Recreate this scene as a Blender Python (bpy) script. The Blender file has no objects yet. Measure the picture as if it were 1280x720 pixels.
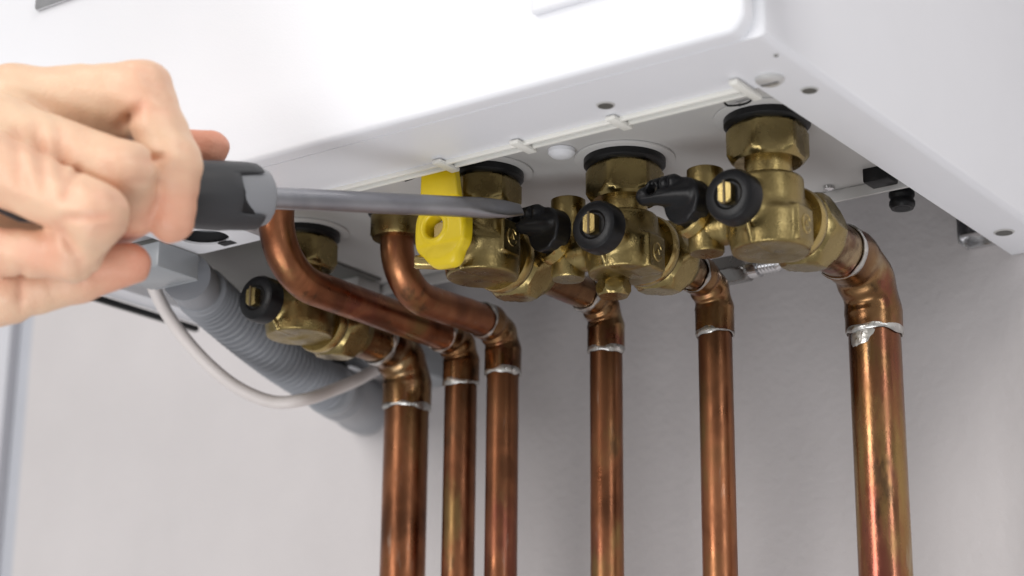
import bpy, bmesh, math, random
import numpy as np
from mathutils import Vector, Matrix
random.seed(3)
S = bpy.context.scene
COL = S.collection

# ------------------------------------------------------------------ camera
# the camera's own place is the origin; x runs along the boiler front, y to the wall, z up
YAW, PIT, ROL, FPX = math.radians(-35.92), math.radians(16.63), math.radians(.55), 2370.0
fwd = Vector((math.sin(YAW)*math.cos(PIT), math.cos(YAW)*math.cos(PIT), math.sin(PIT)))
r0 = Vector((math.cos(YAW), -math.sin(YAW), 0)); u0 = r0.cross(fwd)
rgt = r0*math.cos(ROL)+u0*math.sin(ROL); upv = -r0*math.sin(ROL)+u0*math.cos(ROL)
cam_d = bpy.data.cameras.new('camera'); cam = bpy.data.objects.new('camera', cam_d); COL.objects.link(cam)
M = Matrix.Identity(4)
for i in range(3):
    M[i][0] = rgt[i]; M[i][1] = upv[i]; M[i][2] = -fwd[i]
cam.matrix_world = M
cam_d.sensor_width = 36; cam_d.lens = FPX/1280*36
cam_d.clip_start = .02; cam_d.clip_end = 50
cam_d.dof.use_dof = True; cam_d.dof.focus_distance = .79; cam_d.dof.aperture_fstop = 8
S.camera = cam

def at(x, y, d):            # a point seen at photo pixel x, y at distance d along the view
    return rgt*((x-640)/FPX*d) - upv*((y-360)/FPX*d) + fwd*d
def on(x, y, axis, val):
    q = at(x, y, 1.0); return q*(val/q[axis])

# ------------------------------------------------------------------ world, lamps, exposure
W = bpy.data.worlds.new('World'); S.world = W; W.use_nodes = True
bg = W.node_tree.nodes['Background']; bg.inputs[0].default_value = (1.0, .99, .985, 1); bg.inputs[1].default_value = .43
def area(name, loc, target, sx, sy, power, col):
    d = bpy.data.lights.new(name, 'AREA'); d.shape = 'RECTANGLE'; d.size = sx; d.size_y = sy; d.energy = power; d.color = col
    o = bpy.data.objects.new(name, d); COL.objects.link(o); o.location = loc
    o.rotation_euler = (Vector(target)-Vector(loc)).to_track_quat('-Z', 'Y').to_euler(); return o
area('window_light', (-1.3, -2.3, .55), (-.45, .7, .2), .75, 1.7, 33, (1, .985, .97))
area('side_window_light', (-1.3, -.7, 1.5), (-.5, .5, .3), .6, .9, 11, (1, .985, .96))
area('ceiling_light', (.7, -.35, 1.8), (-.4, .6, .3), .9, .9, 16, (1, .97, .93))
area('low_fill_light', (-.2, -.55, -.95), (-.45, .58, .28), 1.1, .7, 12, (.97, .98, 1))  # added fill from below for the underside, stands for floor bounce
area('far_window_light', (1.6, -.3, .6), (-.3, .65, .4), .3, 1.1, 6, (.95, .97, 1))
S.view_settings.view_transform = 'Standard'; S.view_settings.look = 'None'
S.view_settings.exposure = 0; S.view_settings.gamma = 1; S.view_settings.use_curve_mapping = False
S.render.engine = 'CYCLES'

# ------------------------------------------------------------------ materials
def nodes(name):
    m = bpy.data.materials.new(name); m.use_nodes = True
    nt = m.node_tree; return m, nt, nt.nodes['Principled BSDF']
def plain(name, col, rough=.5, metal=0, bump=0, bscale=200, var=.06, vscale=30, spec=.5, sub=0):
    m, nt, b = nodes(name); N, L = nt.nodes, nt.links
    b.inputs['Roughness'].default_value = rough; b.inputs['Metallic'].default_value = metal
    b.inputs['Specular IOR Level'].default_value = spec
    tc = N.new('ShaderNodeTexCoord')
    nz = N.new('ShaderNodeTexNoise'); nz.inputs['Scale'].default_value = vscale; nz.inputs['Detail'].default_value = 4
    L.new(tc.outputs['Object'], nz.inputs['Vector'])
    rp = N.new('ShaderNodeValToRGB'); rp.color_ramp.elements[0].position = .3; rp.color_ramp.elements[1].position = .7
    rp.color_ramp.elements[0].color = [c*(1-var) for c in col]+[1]; rp.color_ramp.elements[1].color = [min(1, c*(1+var)) for c in col]+[1]
    L.new(nz.outputs['Fac'], rp.inputs[0]); L.new(rp.outputs[0], b.inputs['Base Color'])
    if bump:
        n2 = N.new('ShaderNodeTexNoise'); n2.inputs['Scale'].default_value = bscale; n2.inputs['Detail'].default_value = 5
        L.new(tc.outputs['Object'], n2.inputs['Vector'])
        bp = N.new('ShaderNodeBump'); bp.inputs['Strength'].default_value = bump; bp.inputs['Distance'].default_value = .001
        L.new(n2.outputs['Fac'], bp.inputs['Height']); L.new(bp.outputs[0], b.inputs['Normal'])
    if sub:
        b.inputs['Subsurface Weight'].default_value = sub; b.inputs['Subsurface Radius'].default_value = (.01, .005, .003); b.inputs['Subsurface Scale'].default_value = .4
    return m

def metal(name, stops, rough, vscale, stretch=(1, 1, 1), bump=.15, bscale=500, rvar=.12, metallic=1.0, distort=.6):
    m, nt, b = nodes(name); N, L = nt.nodes, nt.links
    tc = N.new('ShaderNodeTexCoord'); mp = N.new('ShaderNodeMapping'); mp.inputs['Scale'].default_value = stretch
    oi = N.new('ShaderNodeObjectInfo'); ad = N.new('ShaderNodeVectorMath'); ad.operation = 'ADD'
    L.new(tc.outputs['Object'], mp.inputs['Vector']); L.new(mp.outputs[0], ad.inputs[0]); L.new(oi.outputs['Random'], ad.inputs[1])
    nz = N.new('ShaderNodeTexNoise'); nz.inputs['Scale'].default_value = vscale; nz.inputs['Detail'].default_value = 6; nz.inputs['Distortion'].default_value = distort
    L.new(ad.outputs[0], nz.inputs['Vector'])
    rp = N.new('ShaderNodeValToRGB'); cr = rp.color_ramp
    while len(cr.elements) < len(stops): cr.elements.new(.5)
    for e, (p, c) in zip(cr.elements, stops): e.position = p; e.color = list(c)+[1]
    L.new(nz.outputs['Fac'], rp.inputs[0]); L.new(rp.outputs[0], b.inputs['Base Color'])
    b.inputs['Metallic'].default_value = metallic
    n2 = N.new('ShaderNodeTexNoise'); n2.inputs['Scale'].default_value = vscale*2.7; n2.inputs['Detail'].default_value = 5
    L.new(ad.outputs[0], n2.inputs['Vector'])
    mr = N.new('ShaderNodeMapRange'); mr.inputs[1].default_value = .3; mr.inputs[2].default_value = .7
    mr.inputs[3].default_value = rough-rvar; mr.inputs[4].default_value = rough+rvar
    L.new(n2.outputs['Fac'], mr.inputs[0]); L.new(mr.outputs[0], b.inputs['Roughness'])
    n3 = N.new('ShaderNodeTexNoise'); n3.inputs['Scale'].default_value = bscale; n3.inputs['Detail'].default_value = 3
    L.new(tc.outputs['Object'], n3.inputs['Vector'])
    bp = N.new('ShaderNodeBump'); bp.inputs['Strength'].default_value = bump; bp.inputs['Distance'].default_value = .0006
    L.new(n3.outputs['Fac'], bp.inputs['Height']); L.new(bp.outputs[0], b.inputs['Normal'])
    return m

M_wall = plain('wall_paint', (.555, .525, .525), .75, bump=.5, bscale=190, var=.035, vscale=14)
M_wall2 = plain('side_wall_paint', (.55, .55, .585), .7, bump=.2, bscale=160, var=.02, vscale=6)
M_strip = plain('strip_grey', (.44, .45, .49), .5, var=.03)
M_enam = plain('white_enamel', (.77, .775, .81), .38, bump=.05, bscale=900, var=.012, vscale=14)
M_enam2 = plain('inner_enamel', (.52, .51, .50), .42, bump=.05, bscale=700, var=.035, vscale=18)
M_lip = plain('cream_lip', (.78, .77, .72), .45, var=.03)
M_black = plain('black_rubber', (.006, .006, .0065), .4, bump=.1, bscale=700, var=.2, spec=.3)
M_blackp = plain('black_plastic', (.006, .006, .007), .36, bump=.08, bscale=900, var=.2, spec=.28)
M_hole = plain('dark_opening', (.02, .02, .022), .8)
M_yel = plain('yellow_plastic', (.76, .56, .010), .38, bump=.08, bscale=350, var=.06, vscale=60)
M_hose = plain('grey_hose_plastic', (.27, .28, .305), .45, var=.05)
M_cuff = plain('grey_cuff_plastic', (.28, .29, .31), .38, var=.05)
M_sock = plain('pale_grey_plastic', (.31, .33, .35), .3, var=.04)
M_cable = plain('white_cable_sheath', (.72, .67, .65), .45, var=.03)
M_brass = metal('aged_brass', [(.30, (.17, .125, .050)), (.48, (.255, .192, .078)), (.66, (.335, .258, .112)), (.8, (.24, .185, .085))], .33, 62, bump=.25, bscale=1100)
M_nut = metal('machined_brass', [(.3, (.20, .150, .062)), (.5, (.28, .213, .090)), (.7, (.36, .28, .125))], .27, 48, bump=.07, bscale=900, rvar=.07)
M_brass2 = metal('bright_brass', [(.3, (.36, .265, .10)), (.7, (.50, .385, .165))], .28, 60, bump=.12, bscale=1200, rvar=.08)
def copper(name, stops, patch, zst, rough):
    m = metal(name, stops, rough, 42, (1, 1, zst), bump=.1, bscale=700, rvar=.12)
    nt = m.node_tree; N, L = nt.nodes, nt.links; b = N['Principled BSDF']
    src = b.inputs['Base Color'].links[0].from_socket
    ad = [n for n in N if n.type == 'VECT_MATH'][0]; tc = [n for n in N if n.type == 'TEX_COORD'][0]
    def layer(src, scale, lo, hi, col, amt, st=(1, 1, 1), off=0.0):
        mp = N.new('ShaderNodeMapping'); mp.inputs['Scale'].default_value = st; mp.inputs['Location'].default_value = (off, off, off)
        L.new(ad.outputs[0], mp.inputs['Vector'])
        nz = N.new('ShaderNodeTexNoise'); nz.inputs['Scale'].default_value = scale; nz.inputs['Detail'].default_value = 7; nz.inputs['Roughness'].default_value = .6
        L.new(mp.outputs[0], nz.inputs['Vector'])
        mr = N.new('ShaderNodeMapRange'); mr.interpolation_type = 'SMOOTHSTEP'; mr.inputs[1].default_value = lo; mr.inputs[2].default_value = hi; mr.inputs[4].default_value = amt
        L.new(nz.outputs['Fac'], mr.inputs[0])
        mx = N.new('ShaderNodeMix'); mx.data_type = 'RGBA'; L.new(mr.outputs[0], mx.inputs[0]); L.new(src, mx.inputs[6]); mx.inputs[7].default_value = list(col)+[1]
        return mx.outputs[2]
    for args in patch: src = layer(src, *args)
    L.new(src, b.inputs['Base Color']); return m
M_copper = copper('tarnished_copper', [(.32, (.15, .062, .032)), (.45, (.26, .104, .051)), (.56, (.35, .145, .070)), (.68, (.27, .138, .060))],
                  [(26, .53, .66, (.17, .050, .042), .65, (1, 1, .6), 3.1), (34, .55, .68, (.27, .175, .070), .8, (1, 1, .7), 7.7),
                   (75, .60, .70, (.075, .052, .034), .6, (1, 1, .6), 11.3), (160, .62, .72, (.42, .34, .27), .5, (1, 1, .25), 17.0)], .6, .37)
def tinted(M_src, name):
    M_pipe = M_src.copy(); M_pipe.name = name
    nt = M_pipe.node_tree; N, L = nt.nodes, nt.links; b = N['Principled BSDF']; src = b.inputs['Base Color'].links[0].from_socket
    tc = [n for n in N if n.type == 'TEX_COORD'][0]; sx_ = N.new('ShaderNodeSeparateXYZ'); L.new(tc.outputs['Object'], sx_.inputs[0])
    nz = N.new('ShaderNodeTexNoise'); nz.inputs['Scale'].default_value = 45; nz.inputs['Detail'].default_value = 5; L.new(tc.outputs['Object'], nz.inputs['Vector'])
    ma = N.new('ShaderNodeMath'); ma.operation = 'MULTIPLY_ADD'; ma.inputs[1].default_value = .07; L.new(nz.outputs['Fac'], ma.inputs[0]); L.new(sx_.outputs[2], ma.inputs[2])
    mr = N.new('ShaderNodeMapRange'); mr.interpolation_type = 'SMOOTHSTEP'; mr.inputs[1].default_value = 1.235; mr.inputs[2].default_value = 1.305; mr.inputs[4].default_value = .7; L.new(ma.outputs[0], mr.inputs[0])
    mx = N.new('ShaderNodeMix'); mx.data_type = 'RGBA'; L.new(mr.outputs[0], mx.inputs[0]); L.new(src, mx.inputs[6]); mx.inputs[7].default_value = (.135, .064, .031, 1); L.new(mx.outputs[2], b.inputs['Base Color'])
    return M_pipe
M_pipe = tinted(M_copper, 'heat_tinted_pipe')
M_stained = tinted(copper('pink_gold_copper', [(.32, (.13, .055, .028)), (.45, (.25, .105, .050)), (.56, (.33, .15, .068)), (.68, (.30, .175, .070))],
                  [(30, .47, .60, (.37, .245, .095), .85, (1, 1, .45), 4.4), (26, .50, .60, (.25, .058, .060), .65, (1, 1, .40), 8.2),
                   (80, .58, .68, (.075, .050, .034), .7, (1, 1, .6), 11.3), (140, .60, .70, (.45, .38, .28), .5, (1, 1, .3), 17.0)], .5, .27), 'pink_gold_pipe')
M_copperf = copper('heat_stained_copper', [(.30, (.08, .040, .020)), (.46, (.17, .084, .038)), (.60, (.27, .155, .070)), (.75, (.20, .078, .046))],
                   [(38, .54, .66, (.40, .31, .185), .75, (1, 1, 1), 5.1), (45, .55, .66, (.22, .065, .055), .7, (1, 1, 1), 2.3), (80, .60, .70, (.05, .036, .025), .8, (1, 1, 1), 9.9)], .8, .29)
M_solder = metal('solder', [(.3, (.32, .31, .30)), (.7, (.66, .65, .62))], .36, 160, bump=.5, bscale=420, rvar=.12)
M_steel = metal('dull_steel', [(.3, (.25, .25, .27)), (.7, (.35, .35, .37))], .34, 40, (1, 1, 1), bump=.02, rvar=.06)
M_chrome = metal('bright_steel', [(.3, (.55, .55, .56)), (.7, (.75, .75, .76))], .2, 60, bump=.03, rvar=.06)
M_gun = metal('dark_nickel', [(.3, (.16, .155, .15)), (.7, (.30, .295, .29))], .24, 50, bump=.05, rvar=.06)
M_grip = plain('dark_rubber_grip', (.030, .031, .034), .5, bump=.12, bscale=900, var=.12)
M_grip2 = plain('grey_grip_plastic', (.22, .225, .24), .42, bump=.05, var=.05)
M_dark = plain('hole_and_shade_grey', (.10, .098, .09), .5, var=.08)  # grey of the rim holes and of the plate's painted shade
M_zinc = plain('zinc_plated_steel', (.62, .62, .61), .5, metal=.6, bump=.1)
M_mark = plain('dark_brown_mark', (.10, .07, .03), .6, var=.1)  # dark brown of the union seals and spindle slots

# skin
M_skin, nt, b = nodes('skin'); N, L = nt.nodes, nt.links
va = N.new('ShaderNodeAttribute'); va.attribute_name = 'flush'
rp = N.new('ShaderNodeValToRGB'); rp.color_ramp.elements[0].color = (.79, .55, .375, 1); rp.color_ramp.elements[1].color = (.68, .30, .20, 1)
nz = N.new('ShaderNodeTexNoise'); nz.inputs['Scale'].default_value = 75; nz.inputs['Detail'].default_value = 7; nz.inputs['Roughness'].default_value = .62
tc = N.new('ShaderNodeTexCoord'); L.new(tc.outputs['Object'], nz.inputs['Vector'])
mm = N.new('ShaderNodeMath'); mm.operation = 'MULTIPLY_ADD'; mm.inputs[1].default_value = .8; L.new(nz.outputs['Fac'], mm.inputs[0])
m2 = N.new('ShaderNodeMath'); m2.operation = 'SUBTRACT'; m2.inputs[1].default_value = .34; L.new(va.outputs['Fac'], m2.inputs[0]); L.new(m2.outputs[0], mm.inputs[2])
L.new(mm.outputs[0], rp.inputs[0]); L.new(rp.outputs[0], b.inputs['Base Color'])
b.inputs['Roughness'].default_value = .48; b.inputs['Subsurface Weight'].default_value = .10
b.inputs['Subsurface Radius'].default_value = (.009, .004, .0025); b.inputs['Subsurface Scale'].default_value = .5
vo = N.new('ShaderNodeTexVoronoi'); vo.inputs['Scale'].default_value = 900; L.new(tc.outputs['Object'], vo.inputs['Vector'])
wv = N.new('ShaderNodeTexNoise'); wv.inputs['Scale'].default_value = 180; wv.inputs['Detail'].default_value = 6; L.new(tc.outputs['Object'], wv.inputs['Vector'])
ma = N.new('ShaderNodeMath'); ma.operation = 'ADD'; L.new(vo.outputs['Distance'], ma.inputs[0]); L.new(wv.outputs['Fac'], ma.inputs[1])
bp = N.new('ShaderNodeBump'); bp.inputs['Strength'].default_value = .2; bp.inputs['Distance'].default_value = .0006
L.new(ma.outputs[0], bp.inputs['Height']); L.new(bp.outputs[0], b.inputs['Normal'])

# ------------------------------------------------------------------ mesh helpers
def tag(o, label=None, cat=None, group=None, kind=None):
    if label: o['label'] = label
    if cat: o['category'] = cat
    if group: o['group'] = group
    if kind: o['kind'] = kind
    return o
def thing(name, loc, label, cat, group=None):
    o = bpy.data.objects.new(name, None); o.empty_display_size = .01; COL.objects.link(o); o.location = loc
    return tag(o, label, cat, group)
class MB:
    def __init__(s): s.v = []; s.f = []
    def add(s, vs, fs, mat=None):
        n = len(s.v)
        s.v += [tuple(mat @ Vector(p)) if mat else tuple(p) for p in vs]
        s.f += [tuple(i+n for i in f) for f in fs]; return s
    def box(s, a, b_, mat=None):
        (x0, y0, z0), (x1, y1, z1) = a, b_
        vs = [(x0, y0, z0), (x1, y0, z0), (x1, y1, z0), (x0, y1, z0), (x0, y0, z1), (x1, y0, z1), (x1, y1, z1), (x0, y1, z1)]
        return s.add(vs, [(0, 3, 2, 1), (4, 5, 6, 7), (0, 1, 5, 4), (1, 2, 6, 5), (2, 3, 7, 6), (3, 0, 4, 7)], mat)
    def rev(s, rows, mat=None, seg=48, hexa=None, ph=0.0, sides=6, cap=True):
        vs, fs = [], []
        for z, r in rows:
            for k in range(seg):
                t = 2*math.pi*k/seg; rr = r
                if hexa:
                    w = 2*math.pi/sides; tt = ((t+ph+w/2) % w)-w/2
                    rr = min(r, hexa/math.cos(tt))
                vs.append((rr*math.cos(t), rr*math.sin(t), z))
        for i in range(len(rows)-1):
            for k in range(seg):
                a, b_ = i*seg+k, i*seg+(k+1) % seg
                fs.append((a, b_, b_+seg, a+seg))
        if cap:
            fs.append(tuple(range(seg-1, -1, -1))); fs.append(tuple((len(rows)-1)*seg+k for k in range(seg)))
        return s.add(vs, fs, mat)
    def tube(s, pts, rad, seg=28, cap=True, mat=None):
        pts = [Vector(p) for p in pts]; n = len(pts); rads = rad if isinstance(rad, (list, tuple)) else [rad]*n
        T = [(pts[min(i+1, n-1)]-pts[max(i-1, 0)]).normalized() for i in range(n)]
        a = T[0].orthogonal().normalized(); vs, fs = [], []
        for i in range(n):
            a = (a-T[i]*a.dot(T[i])).normalized(); c = T[i].cross(a)
            for k in range(seg):
                t = 2*math.pi*k/seg; vs.append(pts[i]+(a*math.cos(t)+c*math.sin(t))*rads[i])
        for i in range(n-1):
            for k in range(seg):
                p, q = i*seg+k, i*seg+(k+1) % seg; fs.append((p, q, q+seg, p+seg))
        if cap: fs.append(tuple(range(seg-1, -1, -1))); fs.append(tuple((n-1)*seg+k for k in range(seg)))
        return s.add(vs, fs, mat)
    def build(s, name, mat, parent=None, bevel=0, seg=2, smooth=35):
        me = bpy.data.meshes.new(name)
        if bevel:
            bm = bmesh.new(); bv = [bm.verts.new(p) for p in s.v]
            for f in s.f: bm.faces.new([bv[i] for i in f])
            bm.normal_update()
            es = [e for e in bm.edges if len(e.link_faces) == 2 and e.calc_face_angle(0) > .5]
            bmesh.ops.bevel(bm, geom=es, offset=bevel, segments=seg, profile=.5, affect='EDGES', clamp_overlap=True)
            bmesh.ops.recalc_face_normals(bm, faces=bm.faces); bm.to_mesh(me); bm.free()
        else:
            me.from_pydata(s.v, [], s.f); bm = bmesh.new(); bm.from_mesh(me)
            bmesh.ops.recalc_face_normals(bm, faces=bm.faces); bm.to_mesh(me); bm.free()
        me.polygons.foreach_set('use_smooth', [True]*len(me.polygons)); me.set_sharp_from_angle(angle=math.radians(smooth))
        me.materials.append(mat)
        o = bpy.data.objects.new(name, me); COL.objects.link(o); o.parent = parent; return o
def axm(loc, d):
    return Matrix.Translation(Vector(loc)) @ Vector(d).to_track_quat('Z', 'Y').to_matrix().to_4x4()
def spline(P, n=10):
    P = [Vector(p) for p in P]; out = []
    for i in range(len(P)-1):
        p0, p1, p2, p3 = P[max(i-1, 0)], P[i], P[i+1], P[min(i+2, len(P)-1)]
        for k in range(n):
            t = k/n
            out.append(.5*((2*p1)+(p2-p0)*t+(2*p0-5*p1+4*p2-p3)*t*t+(3*p1-p0-3*p2+p3)*t**3))
    out.append(P[-1]); return out

# signed distance shapes and a surface-net mesher for cast and organic shapes
def smin(a, b_, k):
    h = np.clip(.5+.5*(b_-a)/k, 0, 1); return b_*(1-h)+a*h-k*h*(1-h)
def smax(a, b_, k): return -smin(-a, -b_, k)
def s_cyl(p, a, d, r, h, rd=.0008):      # cylinder from a along unit d, length h
    q = p-np.array(a); d = np.array(d, float); t = q@d; rad = np.linalg.norm(q-t[..., None]*d, axis=-1)
    dx = rad-r+rd; dy = np.abs(t-h/2)-h/2+rd
    return np.minimum(np.maximum(dx, dy), 0)+np.sqrt(np.maximum(dx, 0)**2+np.maximum(dy, 0)**2)-rd
def s_box(p, c, h, rd=.0005):
    q = np.abs(p-np.array(c))-np.array(h)+rd
    return np.linalg.norm(np.maximum(q, 0), axis=-1)+np.minimum(q.max(-1), 0)-rd
def s_cone(p, a, b_, ra, rb):            # tapered capsule
    a = np.array(a); b_ = np.array(b_); ba = b_-a; t = np.clip(((p-a)@ba)/(ba@ba), 0, 1)
    return np.linalg.norm(p-a-t[..., None]*ba, axis=-1)-(ra+(rb-ra)*t)
def nets(fn, lo, hi, h):
    lo = np.array(lo); n = [int(math.ceil((hi[i]-lo[i])/h))+1 for i in range(3)]
    g = np.stack(np.meshgrid(*[lo[i]+h*np.arange(n[i]) for i in range(3)], indexing='ij'), -1)
    D = np.empty(n, np.float32)
    for i in range(0, n[0], 16): D[i:i+16] = fn(g[i:i+16])
    Sg = D < 0; nc = [k-1 for k in n]
    cnt = np.zeros(nc, np.int8); acc = np.zeros(nc+[3]); num = np.zeros(nc)
    offs = [(i, j, k) for i in (0, 1) for j in (0, 1) for k in (0, 1)]
    sl = lambda o: tuple(slice(o[a], o[a]+nc[a]) for a in range(3))
    for o in offs: cnt += Sg[sl(o)]
    act = (cnt > 0) & (cnt < 8)
    idx = np.argwhere(act)
    dv = lambda o: D[idx[:, 0]+o[0], idx[:, 1]+o[1], idx[:, 2]+o[2]]
    acc = np.zeros((len(idx), 3)); num = np.zeros(len(idx))
    for o in offs:
        for ax in range(3):
            if o[ax]: continue
            o2 = list(o); o2[ax] = 1; a, b_ = dv(o), dv(tuple(o2)); c = (a < 0) != (b_ < 0)
            t = np.where(c, a/np.where(c, a-b_, 1), 0)
            pt = np.array(o, float)[None]+np.eye(3)[ax][None]*t[:, None]
            acc += pt*c[:, None]; num += c
    V = lo+(idx+acc/num[:, None])*h
    for _ in range(2):
        e = h*.3; f0 = fn(V); G = np.stack([(fn(V+np.eye(3)[a]*e)-fn(V-np.eye(3)[a]*e))/(2*e) for a in range(3)], -1)
        gg = (G**2).sum(-1); V = V-np.clip(f0/np.maximum(gg, .25), -h*.5, h*.5)[:, None]*G
    vid = -np.ones(nc, np.int64); vid[act] = np.arange(len(idx)); F = []
    for ax in range(3):
        b1, b2 = (ax+1) % 3, (ax+2) % 3
        s0 = [slice(0, n[a]-1) if a == ax else slice(1, n[a]-1) for a in range(3)]; s1 = list(s0); s1[ax] = slice(1, n[ax])
        A, B = Sg[tuple(s0)], Sg[tuple(s1)]; e = np.argwhere(A != B); 
        sgn = A[tuple(e.T)]; base = e.copy(); base[:, b1] += 1; base[:, b2] += 1
        def vv(d1, d2):
            q = base.copy(); q[:, b1] -= d1; q[:, b2] -= d2; return vid[tuple(q.T)]
        Q = np.stack([vv(1, 1), vv(0, 1), vv(0, 0), vv(1, 0)], -1)
        Q[~sgn] = Q[~sgn][:, ::-1]; F.append(Q)
    F = np.concatenate(F); F = F[(F >= 0).all(1)]
    return V, F
def mesh_obj(name, V, F, mat, parent=None, smooth=60):
    me = bpy.data.meshes.new(name); me.vertices.add(len(V)); me.vertices.foreach_set('co', V.astype(np.float32).ravel())
    me.loops.add(F.size); me.loops.foreach_set('vertex_index', F.astype(np.int32).ravel())
    me.polygons.add(len(F)); me.polygons.foreach_set('loop_start', np.arange(0, F.size, 4, dtype=np.int32))
    me.update(calc_edges=True); me.validate()
    me.polygons.foreach_set('use_smooth', [True]*len(me.polygons)); me.set_sharp_from_angle(angle=math.radians(smooth))
    me.materials.append(mat); o = bpy.data.objects.new(name, me); COL.objects.link(o); o.parent = parent; return o

# ------------------------------------------------------------------ setting
WY = .82
xe = on(40, 420, 1, WY).x; xf = on(19, 420, 1, WY).x
tag(MB().box((xe, WY, -1.1), (.9, WY+.06, 1.2)).build('wall', M_wall), kind='structure')
tag(MB().box((xf, WY+.004, -1.1), (xe-.0005, WY+.06, 1.2)).build('wall_joint_strip', M_strip), kind='structure')
tag(MB().box((-1.9, WY-.004, -1.1), (xf-.0005, WY+.06, 1.2)).build('wall_left', M_wall2), kind='structure')

# ------------------------------------------------------------------ boiler
ZP = .280; ZR = .270                      # base plate, lower rim
XL, XR = -.712, -.2815
boiler = thing('boiler', (-.5, WY, ZR), 'white wall hung gas boiler seen from below with open pipe connections', 'boiler')
BO = Vector(boiler.location)
def bmb():
    m = MB(); return m
def bb(mb, name, mat, bevel=0, seg=2, smooth=35, parent=None):
    o = mb.build(name, mat, parent or boiler, bevel, seg, smooth)
    o.data.transform(Matrix.Translation(-BO)); return o
# casing: front strip, sides and the turned-in lower rim as one shell
bm = bmesh.new()
y0, y1, zt = .5345, WY-.001, .95
xi0, xi1, yi0 = -.694, -.3055, .5745
o_ = [bm.verts.new(p) for p in ((XL, y0, ZR), (XR, y0, ZR), (XR, y1, ZR), (XL, y1, ZR))]
t_ = [bm.verts.new(p) for p in ((XL, y0, zt), (XR, y0, zt), (XR, y1, zt), (XL, y1, zt))]
YB = .70
i_ = [bm.verts.new(p) for p in ((xi0, yi0, ZR), (xi1, yi0, ZR), (xi1, y1, ZR), (xi0, y1, ZR))]
j_ = [bm.verts.new((v.co.x, v.co.y, ZP+.012)) for v in i_]
F = bm.faces.new
F((o_[0], o_[1], t_[1], t_[0])); F((o_[1], o_[2], t_[2], t_[1])); F((o_[3], o_[0], t_[0], t_[3])); F(t_)
F((o_[1], o_[0], i_[0], i_[1])); F((o_[2], o_[1], i_[1], i_[2])); F((o_[0], o_[3], i_[3], i_[0]))
F((i_[1], i_[0], j_[0], j_[1])); F((i_[2], i_[1], j_[1], j_[2])); F((i_[0], i_[3], j_[3], j_[0]))
bm.normal_update(); bm.edges.ensure_lookup_table()
es = [e for e in bm.edges if len(e.link_faces) == 2 and {e.verts[0], e.verts[1]} <= set(o_) | set(t_) and not {e.verts[0], e.verts[1]} == {o_[0], o_[1]}]
bmesh.ops.bevel(bm, geom=es, offset=.0032, segments=5, profile=.5, affect='EDGES')
bmesh.ops.recalc_face_normals(bm, faces=bm.faces)
me = bpy.data.meshes.new('casing'); bm.to_mesh(me); bm.free(); me.transform(Matrix.Translation(-BO))
me.polygons.foreach_set('use_smooth', [True]*len(me.polygons)); me.set_sharp_from_angle(angle=math.radians(35)); me.materials.append(M_enam)
o = bpy.data.objects.new('casing', me); COL.objects.link(o); o.parent = boiler
# front door with rounded lower corners
prof = []
dx0, dx1, dz0, dz1, cr = XL-.001, -.2850, .2703, .95, .0075
for cx, cz, a0 in ((dx1-cr, dz0+cr, -90), (dx1-cr, dz1-cr, 0), (dx0+cr, dz1-cr, 90), (dx0+cr, dz0+cr, 180)):
    for k in range(9):
        a = math.radians(a0+k*90/8); prof.append((cx+cr*math.cos(a), cz+cr*math.sin(a)))
m = MB(); n = len(prof); mx, mz = (dx0+dx1)/2, (dz0+dz1)/2
rows = []
for k in range(6):
    a = math.pi/2*k/5; rows.append((.5265+.0022*(1-math.sin(a)), .0022*(1-math.cos(a))))
vs = []
for (yy, ins) in [(.5343, 0)]+rows:
    for (px_, pz_) in prof:
        sx = px_-math.copysign(ins, px_-mx); sz = pz_-math.copysign(ins, pz_-mz); vs.append((sx, yy, sz))
fs = [tuple(range(n))]
R_ = len(vs)//n
for i in range(R_-1):
    for k in range(n): fs.append((i*n+k, i*n+(k+1) % n, (i+1)*n+(k+1) % n, (i+1)*n+k))
fs.append(tuple((R_-1)*n+k for k in range(n)))
m.add(vs, fs); bb(m, 'front_door', M_enam, smooth=30)
# raised display panel and badge on the door
p = on(668, 21, 1, .5265)
bb(MB().box((p.x, .5235, p.z), (p.x+.14, .5275, p.z+.05)), 'display_panel', M_enam, .0015, 3)
p = on(70, 7, 1, .5265)
bd = bb(MB().box((p.x-.013, .524, p.z), (p.x+.055, .5275, p.z+.035)), 'badge', M_chrome, .0045, 4)
# rim lip (a double rail with cross tabs)
bb(MB().box((-.600, .5695, ZR-.0018), (-.3075, .5712, ZR+.0002)), 'rail', M_lip, .0004)
bb(MB().box((-.600, .5755, ZR-.0012), (-.3075, .5772, ZR+.004)), 'rail', M_lip, .0004)
for px_, py_ in ((567, 208), (665, 185), (785, 156)):
    q = on(px_, py_, 2, ZR)
    bb(MB().box((q.x-.0022, .5655, ZR-.0022), (q.x+.0022, .5790, ZR-.0004)), 'tab', M_lip, .0006)
bb(MB().box((-.3105, .5610, ZR-.0026), (-.3068, .5800, ZR-.0004)), 'tab', M_lip, .0006)
# base plate with its back lip
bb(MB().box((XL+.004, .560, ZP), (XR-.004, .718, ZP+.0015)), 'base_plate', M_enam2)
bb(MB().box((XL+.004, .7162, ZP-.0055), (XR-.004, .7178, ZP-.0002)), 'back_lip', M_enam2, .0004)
for px_, py_ in ((1036, 233), (408, 322), (640, 236)):
    q = on(px_, py_, 2, ZP)
    if px_ == 640: q = on(px_, py_, 2, ZP)
    bb(MB().rev([(0, .0026), (.0012, .0024), (.002, .0012)], axm(q+Vector((0, 0, -.0002)), (0, 0, -1)), 20), 'screw', M_chrome)
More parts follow.
